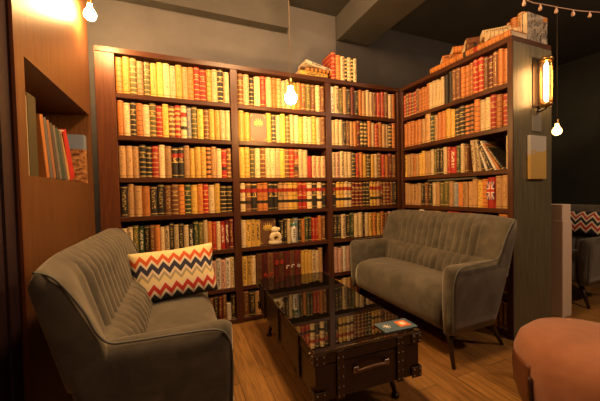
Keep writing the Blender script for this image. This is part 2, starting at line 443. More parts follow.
run('cP', b1-.022, b1-.002, 3, SB, 'B', H=.25, frm='corner', skip=27)
run('tP tP tP tT tP dP bP dP cP tP nP nP tP uP oP tS tP tP yP oB rF*1.3^1.08 tP^1.08 tP^1.08', b0+.003, b1-.004, 4, SB, 'B', H=.222, frm='corner')
run('dP bP oP wP wP bP tP wP rP rP wP oP wP rP dP oP', b0+.003, b1-.006, 5, SB, 'B', H=.262, frm='corner', hjit=.012)
run('rP mP rP uP bP', .90, b1-.006, 6, SB, 'B', H=.25, frm='beside sofa end')
run('uP wP oP bP bP', .90, b1-.006, 7, SB, 'B', H=.22, frm='beside sofa end')
# leaning books on the third shelf of the side bookcase (tops towards the corner)
leans = [('c', 'T', .030, .262, .10), ('c', 'S', .034, .262, .13), ('d', 'P', .02, .268, .20), ('w', 'P', .018, .262, .34), ('d', 'P', .034, .24, .40), ('w', 'P', .02, .27, .46), ('o', 'P', .018, .25, .52), ('d', 'P', .024, .24, .60)]
yy = .835
for i, (c, s, w, h, a) in enumerate(leans):
    # along the shelf coordinate t (from the corner): lower left corner of the book at t=yy
    rot = Matrix.Rotation(-PI/2, 4, 'Z') @ Matrix.Rotation(-a, 4, 'Y') @ Matrix.Translation((-w/2, 0, 0))
    add_book((.02, -(yy+w/math.cos(a)), Z[3]+.0015), 0, w, h, .18, c, s, '%s %s book leaning left, %s of the leaning row on side bookcase' % (CN[c], SN[s], ORD[i]), 'leaning books', rot=rot)
    yy += w/math.cos(a) + (.0085 if i < 2 else .006)

# flag on the flag-spined book
def flag_mat():
    m, nt, b = newmat('flag_print'); uv = N(nt, 'ShaderNodeUVMap'); sp = N(nt, 'ShaderNodeSeparateXYZ'); L(nt, uv.outputs[0], sp.inputs[0])
    x = math_(nt, 'SUBTRACT', sp.outputs[0], .5); y = math_(nt, 'SUBTRACT', sp.outputs[1], .5)
    ax, ay = math_(nt, 'ABSOLUTE', x), math_(nt, 'ABSOLUTE', y)
    dg = math_(nt, 'ABSOLUTE', math_(nt, 'SUBTRACT', ax, ay))
    f = mixcol(nt, math_(nt, 'LESS_THAN', dg, .09), (.02, .03, .16), (.8, .72, .6))
    f = mixcol(nt, math_(nt, 'LESS_THAN', dg, .035), f, (.5, .02, .02))
    mn = math_(nt, 'MINIMUM', ax, ay)
    f = mixcol(nt, math_(nt, 'LESS_THAN', mn, .14), f, (.8, .72, .6)); f = mixcol(nt, math_(nt, 'LESS_THAN', mn, .08), f, (.5, .02, .02))
    L(nt, f, b.inputs['Base Color']); b.inputs['Roughness'].default_value = .5; return m
MF = flag_mat()
for a_, o in BOOKS:
    if 'flag-spined' in o['label']:
        o['label'] = 'book with a red, white and blue flag on its spine, side bookcase'
        w = o.dimensions.x if False else max(v.co.x for v in o.data.vertices)*2; h = max(v.co.z for v in o.data.vertices)
        bm = bmesh.new(); uvl = bm.loops.layers.uv.new('UVMap')
        y = -.0145; z0, z1 = h*.28, h*.86
        vs = [bm.verts.new(p) for p in ((-w*.46, y, z0), (w*.46, y, z0), (w*.46, y, z1), (-w*.46, y, z1))]
        f = bm.faces.new(vs)
        for l, q in zip(f.loops, ((0, 0), (1, 0), (1, 1), (0, 1))): l[uvl].uv = q
        r = bmesh.ops.extrude_face_region(bm, geom=[f])
        bmesh.ops.translate(bm, vec=(0, .004, 0), verts=[e for e in r['geom'] if isinstance(e, bmesh.types.BMVert)])
        bmobj('flag_label', bm, MF, o)['label'] = 'red, white and blue flag label'

# front-facing emblem books
def face_book(x, k, w, h, col, name_label, setb=.01):
    t = tag(empty('book', (x, setb, Z[k]+.0005)), name_label, 'book', 'front-facing books')
    mt = plain('cloth_%s' % k, col, .5)
    cv = bmesh.new(); addbox(cv, (-w/2, 0, 0), (w/2, .004, h), .001, 1); addbox(cv, (-w/2, .034, 0), (w/2, .038, h), .001, 1); addbox(cv, (-w/2, .0035, 0), (-w/2+.004, .0345, h))
    bmobj('cover', cv, mt, t)
    box('pages', (-w/2+.0042, .0042, .004), (w/2-.005, .0338, h-.004), M_PAGE, t)
    g = bmesh.new()
    # gilt frame corners and a crown-like emblem
    for sx in (-1, 1):
        for z in (.012, h-.016):
            q = bmesh.new(); addbox(q, (min(sx*w*.44, sx*w*.30), -.0015, z), (max(sx*w*.44, sx*w*.30), .001, z+.004))
            z2 = z if z < .1 else h-.034
            addbox(q, (sx*w*.44-.002, -.0015, z2), (sx*w*.44+.002, .001, z2+.022)); bmobj('corner_mark', q, plain('gilt_print', (.72, .50, .10), .45), t)
    cz = h*.66; R = w*.27
    for i in range(5):
        a = PI*(.14+.18*i); tube(g, [(R*.45*math.cos(a), -.001, cz+R*.2*math.sin(a)), (R*1.05*math.cos(a), -.001, cz+R*1.05*math.sin(a))], .0032, 6)
    for i in range(-2, 3): addbox(g, (-R*(1-abs(i)*.12), -.0015, cz+i*R*.16-.0022), (R*(1-abs(i)*.12), .001, cz+i*R*.16+.0022))
    ring = [(R*math.cos(2*PI*i/20), -.001, cz-.1*R+R*.55*math.sin(2*PI*i/20)) for i in range(20)]
    tube(g, ring, .002, 5, True)
    bmobj('emblem', g, plain('gilt_print', (.72, .50, .10), .45), t)['label'] = 'gilt emblem and corner marks'
    return t
face_book(-1.578, 2, .150, .245, (.16, .075, .055), 'brown book shown face-on with gilt emblem on second shelf of middle bay')
face_book(-1.505, 5, .155, .238, (.13, .06, .028), 'brown gilt book face-on behind the cream figurine, fifth shelf', .05)

# lettering and pictures on the maroon series (spines together), sixth shelf of the middle bay
def strip_marks(t, x0, x1, z0, z1, y, n, mat, name, h=None, seed=1):
    rnd = random.Random(seed); g = bmesh.new()
    for i in range(n):
        xa = x0+(x1-x0)*(i+.12)/n; xb = x0+(x1-x0)*(i+.85)/n
        addbox(g, (xa, y, z0), (xa+(xb-xa)*.28, y+.002, z1)); addbox(g, (xa, y, z1-(z1-z0)*.28), (xb, y+.002, z1))
        if rnd.random() < .6: addbox(g, (xb-(xb-xa)*.28, y, z0), (xb, y+.002, z1))
        if rnd.random() < .6: addbox(g, (xa, y, z0), (xb, y+.002, z0+(z1-z0)*.25))
    return bmobj(name, g, mat, t)

SER = [o for a, o in BOOKS if 'picture-spined series' in o['label']]
M_REDPRINT = plain('red_print', (.55, .05, .03), .5); M_WHITEPRINT = plain('white_print', (.8, .72, .6), .5)
for i, o in enumerate(SER):
    w = max(v.co.x for v in o.data.vertices)*2
    if i in (3, 4): q = strip_marks(o, -w*.42, w*.42, .150, .195, -.0145, 1, M_REDPRINT, 'lettering', seed=i)
    elif i in (2, 3) : pass
    if i in (5, 6, 7): q = strip_marks(o, -w*.42, w*.42, .105, .135, -.0145, 1, M_WHITEPRINT, 'lettering', seed=i)
    if i in (1, 2): q = strip_marks(o, -w*.40, w*.40, .055, .085, -.0145, 1, M_REDPRINT, 'lettering', seed=i)

o = tag(box('magazine', (.03, -.86, Z[4]+.2365), (.20, -.34, Z[4]+.2545), plain('grey_cover', (.16, .17, .18), .4), bev=.002), 'long grey album lying flat on top of the row, fourth shelf of side bookcase', 'album')
# figurine and bottle on the fifth shelf of the middle bay
fg = tag(empty('figurine', (-1.445, .022, Z[5]+.001)), 'small cream figurine with a ringed hole, in front of brown book', 'figurine')
g = bmesh.new()
def ringtorus(bm, cx, cz, R, r, sy=1, n=22, k=10):
    pts = [(cx+R*math.cos(2*PI*i/n), 0, cz+R*math.sin(2*PI*i/n)) for i in range(n)]; return tube(bm, pts, r, k, True)
ringtorus(g, .004, .062, .036, .024)
lathe(g, [(0, 0), (.055, 0), (.066, .012), (.062, .03), (.045, .045), (0, .05)], 20, M=Matrix.Diagonal((1, .42, 1, 1)))
lathe(g, [(0, -.034), (.022, -.026), (.036, 0), (.030, .022), (.014, .034), (0, .036)], 18, M=Matrix.Translation((-.002, 0, .128)) @ Matrix.Diagonal((1, .7, 1, 1)))
lathe(g, [(0, -.02), (.014, -.012), (.018, 0), (.012, .014), (0, .018)], 12, M=Matrix.Translation((.032, -.002, .138)))
M_CERAMIC = plain('cream_ceramic', (.72, .60, .42), .3)
bmobj('body', g, M_CERAMIC, fg, smooth=True)
g = bmesh.new(); ringtorus(g, .004, .062, .018, .006); o = bmobj('ring', g, plain('ring_gold', (.5, .33, .08), .35, .6), fg, smooth=True); o.location = (0, -.02, 0); o['label'] = 'gold ring around the hole'
bt = tag(empty('bottle', (-1.262, .028, Z[5]+.001)), 'small off-white bottle with a teal bow on fifth shelf', 'bottle')
g = bmesh.new(); lathe(g, [(0, 0), (.024, 0), (.027, .006), (.027, .15), (.022, .165), (.010, .178), (.009, .205), (0, .205)], 18, M=Matrix.Diagonal((1, .7, 1, 1)))
bmobj('body', g, plain('white_label', (.75, .72, .66), .35), bt, smooth=True)
g = bmesh.new(); lathe(g, [(0, .2052), (.011, .2052), (.011, .232), (0, .232)], 14); bmobj('cap', g, plain('silver_cap', (.6, .6, .58), .3, .9), bt)
g = bmesh.new()
for sx in (-1, 1): tube(g, [(0, -.014, .168), (sx*.014, -.02, .182), (sx*.03, -.018, .176), (sx*.026, -.018, .160), (0, -.016, .165)], .0045, 6)
tube(g, [(.0135*math.cos(a*PI/6), .0115*math.sin(a*PI/6), .170) for a in range(12)], .004, 6, True)
bmobj('bow', g, plain('teal_ribbon', (.03, .22, .20), .4), bt)['label'] = 'teal ribbon bow'
g = bmesh.new()
for i in range(4): addbox(g, (-.007, -.0205, .05+i*.022), (.007, -.018, .062+i*.022))
bmobj('lettering', g, plain('black_print', (.03, .03, .03), .5), bt)

# stack and box set on top of the bookcase
zt = Z[0]+.001
def flat_book(x, y, z, length, thick, dep, yaw, c, s, label, group, roll=0):
    # lies flat: spine faces local -Y after yaw, book height along X
    rot = Matrix.Rotation(yaw, 4, 'Z') @ Matrix.Rotation(roll, 4, 'Y') @ Matrix.Rotation(PI/2, 4, 'Y') 
    # after rotation about Y by 90: local z -> x, local x -> -z
    return add_book((x, y, z+thick/2), 0, thick, length, dep, c, s, label, group, keep=True, rot=rot)
TB = 'books lying on top of the bookcase'
flat_book(-1.17, .01, zt, .30, .048, .20, .04, 'y', 'T', 'yellow book lying flat at bottom of stack atop main bookcase', TB)
flat_book(-1.09, .02, zt+.0495, .26, .034, .19, -.05, 'o', 'D', 'orange striped book in middle of small stack atop main bookcase', TB)
flat_book(-1.10, .015, zt+.125, .29, .032, .19, .02, 'w', 'T', 'white book sloping down on top of the small stack', TB, roll=.20)
x = -.83
for i, (c, s, w, hh) in enumerate((('r', 'B', .05, .262), ('o', 'B', .055, .240), ('c', 'S', .046, .236), ('d', 'D', .028, .236), ('c', 'B', .046, .236), ('d', 'D', .026, .236), ('c', 'S', .040, .236))):
    w2 = w; add_book((x+w/2, .012, zt), 0, w-.001, hh, .19, c, s, '%s %s upright book, %s from left in set atop main bookcase' % (CN[c], SN[s], ORD[i]), 'upright set on top of the bookcase', keep=True)
    x += w
# books on top of the side bookcase
TS = 'books lying on top of the side bookcase'
def eflat(y0, ln, z, c, s, lab, xx=.012, th=.0525):   # spine faces -X, along Y
    rot = Matrix.Rotation(-PI/2, 4, 'Z') @ Matrix.Rotation(PI/2, 4, 'Y')
    return add_book((xx, y0, z+th/2), 0, th, ln, .20, c, s, lab, TS, keep=True, rot=rot)
eflat(-.41, .28, zt, 'o', 'B', 'orange banded book lying flat, lowest and farthest atop side bookcase')
eflat(-.70, .24, zt, 'o', 'L', 'orange book lying flat in lowest layer, middle of side bookcase top')
eflat(-.945, .20, zt, 'o', 'B', 'orange book lying flat in lowest layer nearest the upright books', th=.05)
def diag(x0, y0, z, c, s, lab, ln=.25, dep=.145, yaw=-40, th=.055):
    rot = Matrix.Rotation(math.radians(yaw), 4, 'Z') @ Matrix.Rotation(PI/2, 4, 'Y')
    return add_book((x0, y0, z+th/2), 0, th, ln, dep, c, s, lab, TS, keep=True, rot=rot)
za, zc = zt+.0535, zt+.110
diag(.0, -.56, za, 'o', 'S', 'orange patterned book in second layer, farthest of the slanted pile')
diag(.0, -.79, za, 'b', 'L', 'brown book in second layer, middle of the slanted pile', .22, .14)
diag(.0, -.99, za, 'c', 'B', 'cream banded book in second layer, nearest the bookcase end', .20, .115)
diag(.045, -.63, zc, 'o', 'B', 'orange banded book on the third layer, farthest of the slanted pile', .22, .14)
diag(.03, -.775, zc, 'b', 'S', 'brown patterned book on third layer, middle of the slanted pile', .20, .085)
diag(.04, -.91, zc, 'c', 'S', 'cream patterned book on third layer, nearest of the slanted pile', .19, .095, -44)
x = -.80
for i, (c, s, w) in enumerate((('t', 'P', .05), ('o', 'P', .05), ('t', 'P', .045), ('b', 'P', .03), ('o', 'P', .055), ('t', 'P', .05))):
    add_book((.262, x-w/2-.01, zt), -PI/2, w-.001, .20+.012*i, .15, c, s, '%s plain upright book, %s in row behind the flat pile' % (CN[c], ORD[i]), 'upright books atop the side bookcase', keep=True)
    x -= w

# upright art book with engraving cover facing the room
def engraving(name='engraving_print'):
    m, nt, b = newmat(name); tc = N(nt, 'ShaderNodeTexCoord')
    n = noise(nt, tc.outputs['Object'], 17, 6, .7, 1.5)
    L(nt, ramp(nt, n, [(.40, (.035, .03, .028)), (.5, (.30, .25, .20)), (.62, (.52, .44, .35))]), b.inputs['Base Color'])
    b.inputs['Roughness'].default_value = .4; return m
ab = tag(empty('book', (.345, -1.125, zt)), 'large book standing face-on with a grey engraved cover, above the wall lamp', 'book')
box('cover', (-.125, -.012, 0), (.125, -.008, .225), engraving(), ab, .001, 1); box('cover', (-.125, .022, 0), (.125, .026, .225), engraving('engraving_print_back'), ab)
box('pages', (-.122, -.0078, .004), (.122, .0218, .221), M_PAGE, ab)
o = box('corner_label', (.07, -.0135, .185), (.12, -.0122, .222), plain('orange_label', (.5, .2, .05), .5), ab); o['label'] = 'orange corner'

# ------------------------------------------------------------------ books in the left niche (cover + pages)
def niche_book(y, w, h, d, lean, col, label, covermat=None, wd=0):
    """bottom edge nearest the camera at y; leans its top towards the camera (-Y)"""
    t = tag(empty('book', (X0-.02, y, nz0+.001)), label, 'book', 'books in the left wall niche')
    t.rotation_euler = (lean, 0, 0)
    mt = covermat or plain('nichecloth_%.2f_%.2f_%.2f' % col, col, .5)
    k = min(.003, w*.2)
    cv = bmesh.new(); addbox(cv, (-d, 0, 0), (0, k, h)); addbox(cv, (-d, w-k, 0), (0, w, h)); addbox(cv, (-.004, k, 0), (0.001, w-k, h), 0)
    bmobj('cover', cv, mt, t)
    box('pages', (-d+.004, k+.0002, .004), (-.0045, w-k-.0002, h-.004), M_PAGE, t)
    return t
niche_book(-1.005, .03, .335, .22, 0, (.45, .38, .25), 'thin pale book at the near end of the wall niche')
niche_book(-.972, .085, .352, .23, 0, (.045, .042, .022), 'thick dark olive book standing near the front of the niche')
def pic_mat():
    m, nt, b = newmat('picture_cover'); tc = N(nt, 'ShaderNodeTexCoord')
    sp = N(nt, 'ShaderNodeSeparateXYZ'); L(nt, tc.outputs['Generated'], sp.inputs[0])
    n = noise(nt, mapping(nt, tc.outputs['Object'], (22, 22, 44)), 1, 4, .7)
    city = ramp(nt, n, [(.38, (.04, .02, .015)), (.5, (.35, .14, .05)), (.62, (.6, .35, .16))])
    sky = mixcol(nt, .5, (.16, .22, .34), (.22, .26, .34))
    f = mixcol(nt, math_(nt, 'GREATER_THAN', sp.outputs[2], .70), city, sky)
    L(nt, f, b.inputs['Base Color']); b.inputs['Roughness'].default_value = .35; return m
lean0 = .24; y = -.845
cols = [(.40, .15, .04), (.10, .10, .11), (.26, .12, .06), (.06, .055, .05), (.14, .13, .12), (.035, .07, .06), (.10, .10, .09), (.42, .24, .10)]
names = ['orange', 'charcoal', 'brown', 'black', 'dark grey', 'dark green', 'slate', 'tan']
yb = -.80
for i, (c, n_) in enumerate(zip(cols, names)):
    ln = .19+.022*i; w = .038
    niche_book(yb, w, .295-.004*i, .21, ln, c, 'thin %s book leaning in the niche between olive and red books' % n_); yb += w/math.cos(ln)+.003
niche_book(yb+.004, .085, .285, .21, .46, (.42, .02, .018), 'red book leaning hardest in the wall niche')
niche_book(-.165, .062, .325, .27, 0, (.5, .45, .4), 'upright book with blue sky picture cover at the far end of niche', pic_mat())

# merge what is beyond the 300 largest books into one 'stuff' object
books_before = len(BOOKS)
LIMIT = 282
BOOKS.sort(key=lambda t: -t[0])
rest = [o for a, o in BOOKS[LIMIT:]]
bpy.context.view_layer.update()
if rest:
    verts, faces, mi, uvs, mats = [], [], [], [], []
    for o in rest:
        off = len(verts); M = o.matrix_world.copy(); me = o.data
        verts += [M @ v.co for v in me.vertices]
        for p in me.polygons:
            faces.append([off+v for v in p.vertices])
            mt = me.materials[p.material_index]
            if mt not in mats: mats.append(mt)
            mi.append(mats.index(mt)); uvs += [tuple(me.uv_layers[0].data[l].uv) for l in p.loop_indices]
        bpy.data.objects.remove(o, do_unlink=True); bpy.data.meshes.remove(me)
    me = bpy.data.meshes.new('distant_books'); me.from_pydata([tuple(v) for v in verts], [], faces)
    for m_ in mats: me.materials.append(m_)
    for p, k in zip(me.polygons, mi): p.material_index = k
    ul = me.uv_layers.new(name='UVMap')
    for i, q in enumerate(uvs): ul.data[i].uv = q
    me.update()
    o = bpy.data.objects.new('distant_books', me); COL.objects.link(o)
    tag(o, 'remaining thin and half-hidden books filling the gaps on both bookcases', 'books', kind='stuff')
print('BOOKS', books_before, len(rest))

# ------------------------------------------------------------------ sofas
XB = .20
def xback(z): return .19-(z-.2)*.235
def make_sofa(name, label):
    t = tag(empty(name), label, 'sofa')
    HW = .585
    # tub: two arms and the lumbar back along a U path
    path = []   # (x, y, inward normal (nx,ny), wb)
    r = .05; xs = .24
    for i in range(9): path.append((.59-(.59-xs)*i/8, -HW, 0, 1, sm(.42, xs, .59-(.59-xs)*i/8) if False else 0))
    for i in range(1, 9):
        a = PI/2*i/8; path.append((xs-r*math.sin(a), -HW+r-r*math.cos(a), math.sin(a), math.cos(a), 1-math.cos(a)))
    nb = 150
    for i in range(1, nb): path.append((xs-r, -HW+r+(2*HW-2*r)*i/nb, 1, 0, 1))
    for i in range(8, 0, -1):
        a = PI/2*i/8; path.append((xs-r*math.sin(a), HW-r+r*math.cos(a), math.sin(a), -math.cos(a), 1-math.cos(a)))
    for i in range(9): path.append((xs+(.59-xs)*i/8, HW, 0, -1, 0))
    A = [(0.012, .20), (0, .30), (-.004, .45), (-.006, .57), (.004, .615), (.024, .638), (.052, .645), (.08, .638), (.100, .618), (.108, .585), (.108, .50), (.104, .40), (.09, .30), (.07, .20)]
    Bk = [(0.004, .20), (0, .30), (-.002, .45), (-.002, .57), (.004, .61), (.03, .632), (.08, .636), (.115, .632), (.135, .618), (.150, .585), (.154, .53), (.145, .45), (.12, .33), (.09, .20)]
    def sect(p, k=1, zk=1, dx=0):
        x, y, nx, ny, wb = p; out = []
        w = sm(0, 1, wb)
        for j in range(len(A)):
            o = A[j][0]*(1-w)+Bk[j][0]*w; z = A[j][1]*(1-w)+Bk[j][1]*w
            o = .052+(o-.052)*k; z = .2+(z-.2)*zk
            if wb > .02 and j >= 8:
                env = sm(HW-.09, HW-.2, abs(y))*sm(0, 1, (j-7)/3)
                ch = abs(math.sin(PI*y/.066))**.6
                o += .032*ch*env*w
            px = x+nx*o; py = y+ny*o
            if x < .45: px -= (z-.2)*.235*(sm(.45, .24, x) if wb <= 0 else 1)
            px += dx
            py += (1 if y > 0 else -1)*.025*(z-.2)/.42*(1-w)
            if z < .3 and wb > 0: z += .0
            out.append((px, py, z))
        return out
    rings = [sect(path[0], .25, .955, .046), sect(path[0], .62, .975, .041), sect(path[0], .88, .99, .028), sect(path[0], .97, 1, .014)]+[sect(p) for p in path]
    rings += [sect(path[-1], .97, 1, .014), sect(path[-1], .88, .99, .028), sect(path[-1], .62, .975, .041), sect(path[-1], .25, .955, .046)]
    n1 = 4+13; n2 = len(rings)-n1
    for nm, seg in (('arm', rings[:n1+1]), ('lumbar_back', rings[n1:n2]), ('arm', rings[n2-1:])):
        g = bmesh.new(); loft(g, seg); bmobj(nm, g, M_VELVET, t, smooth=True)
    # upper back with wings and vertical channels
    rings = []; NS = 190
    ys = [-.606, -.600, -.590] + [-.578+1.156*i/NS for i in range(NS+1)] + [.590, .600, .606]
    nz = 9
    for y in ys:
        e = max(0, (abs(y)-.36)/.24); e = min(1, e)
        kk = {.606: .72, .6: .90, .59: .98}.get(round(abs(y), 3), 1)
        top = .932-.022*e*e - (1-kk)*.03; z0 = .52
        curl0 = .075*sm(.38, .60, abs(y))
        fr, bk = [], []
        for i in range(nz+1):
            h = i/nz; z = z0+(top-z0)*h
            xb = xback(z)+.001; curl = curl0*(1-.55*h)
            T = .088-.012*h + curl*1.0 - .02*e*h
            # round the top
            rd = max(0, (h-.8)/.2); ins = .035*(1-math.sqrt(max(0, 1-rd*rd)))
            env = (1-sm(.37, .47, abs(y)))*sm(1.0, .82, h)*1
            ch = .030*(abs(math.sin(PI*y/.066))**.5)*env
            xm = xb+T/2
            yy = y*(1.0+.03*h)
            fr.append((xm+(xb+T-ins+ch-xm)*kk, yy, z)); bk.append((xm+(xb+ins-xm)*kk, yy, z))
        rings.append(fr+bk[::-1])
    g = bmesh.new(); loft(g, rings); bmobj('upper_back', g, M_VELVET, t, smooth=True)
    # seat
    prof = [(.14, .24), (.58, .205), (.62, .215), (.645, .25), (.655, .32), (.65, .39), (.63, .435), (.59, .462), (.50, .475), (.36, .475), (.22, .465), (.14, .44)]
    rings = []
    for i in range(25):
        y = -.482+.964*i/24; e = abs(y)/.482; k = 1-.06*max(0, (e-.9)/.1)**2
        rings.append([(x*(1 if x < .4 else 1-.02*e**4), y, .2+(z-.2)*k+(.016*(1-e*e) if z > .44 else 0)) for x, z in prof])
    g = bmesh.new(); loft(g, rings); bmobj('seat_cushion', g, M_VELVET, t, smooth=True)
    # piping along both outer side panels
    for sg in (-1, 1):
        P = [(xback(.90)+.030, .612, .908), (xback(.88)+.07, .626, .895), (.135, .6225, .85), (.178, .6175, .77), (.205, .613, .70), (.24, .611, .658), (.30, .612, .650), (.45, .613, .645), (.57, .613, .636), (.612, .608, .60), (.628, .600, .52), (.625, .592, .35), (.615, .583, .215)]
        # smooth polyline
        Q = []
        for i in range(len(P)-1):
            p0, p1, p2, p3 = [Vector(P[max(0, min(len(P)-1, i+q))]) for q in (-1, 0, 1, 2)]
            for s_ in range(5):
                u = s_/5; Q.append(.5*((2*p1)+(-p0+p2)*u+(2*p0-5*p1+4*p2-p3)*u*u+(-p0+3*p1-3*p2+p3)*u**3))
        Q.append(Vector(P[-1]))
        g = bmesh.new(); tube(g, [(q.x, sg*(q.y-.002), q.z) for q in Q], .0045, 6); bmobj('piping', g, M_PIPE, t, smooth=True)
    for sx, x, y, fx, fy in ((1, .56, .49, .625, .59), (1, .56, -.49, .625, -.59), (0, .20, .50, .06, .52), (0, .20, -.50, .06, -.52)):
        g = bmesh.new(); tube(g, [(x, y, .235), ((x+fx)/2, (y+fy)/2, .118), (fx, fy, .001)], [.023, .018, .011], 12); bmobj('leg', g, W_LEG, t, smooth=True)
    return t
s1 = make_sofa('sofa', 'grey velvet loveseat at left holding a zigzag cushion, beside wood wall')
s1.location = (-2.715, -.845, 0)
def copy_tree(o, parent=None):
    c = o.copy(); COL.objects.link(c); c.parent = parent
    for ch in [x for x in bpy.data.objects if x.parent == o]: copy_tree(ch, c)
    return c
s2 = copy_tree(s1); s2['label'] = 'grey velvet loveseat at right in front of the side bookcase, empty'; s2.location = (-.07, -.648, 0); s2.rotation_euler = (0, 0, PI)
s3 = copy_tree(s1); s3['label'] = 'dark velvet loveseat in the far right room behind the cream post'; s3.location = (1.82, -.50, 0); s3.rotation_euler = (0, 0, PI)

# zigzag cushions
def zigzag(name, period, amp, bands):
    m, nt, b = newmat(name); uv = N(nt, 'ShaderNodeUVMap'); sp = N(nt, 'ShaderNodeSeparateXYZ'); L(nt, uv.outputs[0], sp.inputs[0])
    tri = math_(nt, 'PINGPONG', math_(nt, 'MULTIPLY', sp.outputs[0], period*2), 1)
    v = math_(nt, 'ADD', sp.outputs[1], math_(nt, 'MULTIPLY', math_(nt, 'SUBTRACT', tri, .5), amp))
    L(nt, ramp(nt, v, bands, 'CONSTANT'), b.inputs['Base Color']); b.inputs['Roughness'].default_value = .8; return m
CR = (.80, .66, .36); WH = (.78, .66, .52); OR = (.62, .10, .015); NV = (.035, .035, .07); GY = (.42, .36, .24); BK = (.02, .022, .035); RD = (.50, .035, .02)
ZA = zigzag('zigzag_cloth', 8, .13, [(0, BK), (.10, WH), (.17, RD), (.28, WH), (.34, CR), (.43, GY), (.50, WH), (.56, NV), (.68, WH), (.75, OR), (.85, CR)])
ZB = zigzag('zigzag_cloth_dark', 7, .22, [(0, BK), (.2, WH), (.30, RD), (.42, WH), (.50, BK), (.63, WH), (.72, RD), (.82, WH), (.9, BK)])
def cushion(w, h, t, mat):
    bm = bmesh.new(); uvl = bm.loops.layers.uv.new('UVMap'); n = 20; F = []
    for sgn in (-1, 1):
        G = []
        for i in range(n+1):
            row = []
            for j in range(n+1):
                a = i/n*2-1; b = j/n*2-1
                bulge = ((1-a**4)*(1-b**4))**.55
                pin = 1-.055*(1-abs(a))*(abs(b)**3)*1.2; pin2 = 1-.06*(1-abs(b))*(abs(a)**3)
                row.append(bm.verts.new((a*w/2*pin2, sgn*(t/2*bulge+.0015), b*h/2*pin)))
            G.append(row)
        for i in range(n):
            for j in range(n):
                f = bm.faces.new((G[i][j], G[i+1][j], G[i+1][j+1], G[i][j+1]))
                for l, (p, q) in zip(f.loops, ((i, j), (i+1, j), (i+1, j+1), (i, j+1))): l[uvl].uv = (p/n, q/n)
        F.append(G)
    for G, H_ in ((F[0], F[1]),):
        rim = [(i, 0) for i in range(n)]+[(n, j) for j in range(n)]+[(i, n) for i in range(n, 0, -1)]+[(0, j) for j in range(n, 0, -1)]
        for a, b in zip(rim, rim[1:]+rim[:1]):
            bm.faces.new((G[a[0]][a[1]], G[b[0]][b[1]], H_[b[0]][b[1]], H_[a[0]][a[1]]))
    return bmobj('cushion', bm, mat, smooth=True)
cu = cushion(.50, .315, .13, ZA); tag(cu, 'bright zigzag cushion of orange, cream and navy on the left sofa', 'cushion')
cu.rotation_mode = 'XYZ'; cu.location = (-2.29, -.54, .638); cu.rotation_euler = (-.30, -.045, .10)
cu2 = cushion(.62, .26, .12, ZB); tag(cu2, 'black, red and cream zigzag cushion on the far right room sofa', 'cushion')
cu2.location = (1.60, -.74, .745); cu2.rotation_euler = (-.2, 0, -PI/2)

# ------------------------------------------------------------------ trunk coffee table
tb = tag(empty('coffee_table', (-1.405, -.80, 0), -math.radians(2.5)), 'low dark trunk coffee table with glass top, studs and front handle', 'coffee table')
W2, L2, zb, zl, ztp = .285, .60, .185, .352, .405
box('body', (-W2, -L2, zb), (W2, L2, zl), M_TRUNK, tb, .006)
box('lid', (-W2-.004, -L2-.004, zl+.003), (W2+.004, L2+.004, ztp), M_TRUNK, tb, .006)
box('glass_top', (-W2-.006, -L2-.006, ztp+.0005), (W2+.006, L2+.006, ztp+.0125), M_GLASS, tb, .002)
def studs(pts, nrm):
    g = bmesh.new()
    for p in pts: bmesh.ops.create_uvsphere(g, u_segments=8, v_segments=6, radius=.0062, matrix=Matrix.Translation(p))
    return bmobj('studs', g, M_STEEL, tb, smooth=True)
for sx in (-.165, .165):
    o = box('strap', (sx-.018, -L2-.010, zb-.003), (sx+.018, -L2-.0045, ztp), M_STRAP, tb, .001, 1)
    g = bmesh.new()
    for z in (zb+.014, zb+.055, zb+.10, zb+.145, zb+.19):
        for q in (-.012, .012): bmesh.ops.create_uvsphere(g, u_segments=8, v_segments=6, radius=.0042, matrix=Matrix.Translation((sx+q, -L2-.0105, z)))
    bmobj('studs', g, M_STEEL, o, smooth=True)
for sy in (-.38, 0, .38):
    for sx in (-1, 1):
        xa, xb = sorted((sx*(W2+.0045), sx*(W2+.010)))
        box('strap', (xa, sy-.018, zb-.003), (xb, sy+.018, ztp), M_STRAP, tb, .001, 1)
for sx in (-1, 1):
    for sy in (-1, 1):
        for z0, z1 in ((zb-.004, zb+.05), (ztp-.05, ztp+.0002)):
            g = bmesh.new()
            xa, xb = sorted((sx*(W2+.0095), sx*(W2-.05))); ya, yb = sorted((sy*(L2+.0098), sy*(L2+.0044))); addbox(g, (xa, ya, z0), (xb, yb, z1), .001, 1)
            xa, xb = sorted((sx*(W2+.0095), sx*(W2+.0044))); ya, yb = sorted((sy*(L2+.0044), sy*(L2-.05))); addbox(g, (xa, ya, z0), (xb, yb, z1), .001, 1)
            o = bmobj('corner_bracket', g, M_STRAP, tb)
            g = bmesh.new()
            for z in (z0+.012, z1-.012):
                for q in (.006, .040): bmesh.ops.create_uvsphere(g, u_segments=8, v_segments=6, radius=.0048, matrix=Matrix.Translation((sx*(W2+.004-q), sy*(L2+.0105), z)))
                for q in (.012, .040): bmesh.ops.create_uvsphere(g, u_segments=8, v_segments=6, radius=.0048, matrix=Matrix.Translation((sx*(W2+.0105), sy*(L2-q), z)))
            bmobj('studs', g, M_STEEL, o, smooth=True)
g = bmesh.new()
tube(g, [(-.085, -L2-.010, .300), (-.080, -L2-.028, .303), (-.05, -L2-.034, .312), (0, -L2-.036, .316), (.05, -L2-.034, .312), (.080, -L2-.028, .303), (.085, -L2-.010, .300)], .0075, 8)
hd = bmobj('handle', g, plain('handle_leather', (.09, .04, .022), .4), tb, smooth=True)
for sx in (-1, 1): 
    g = bmesh.new(); addbox(g, (sx*.085-.014, -L2-.012, .285), (sx*.085+.014, -L2-.0045, .313), .002, 1); bmobj('handle_plate', g, M_STEEL, hd)
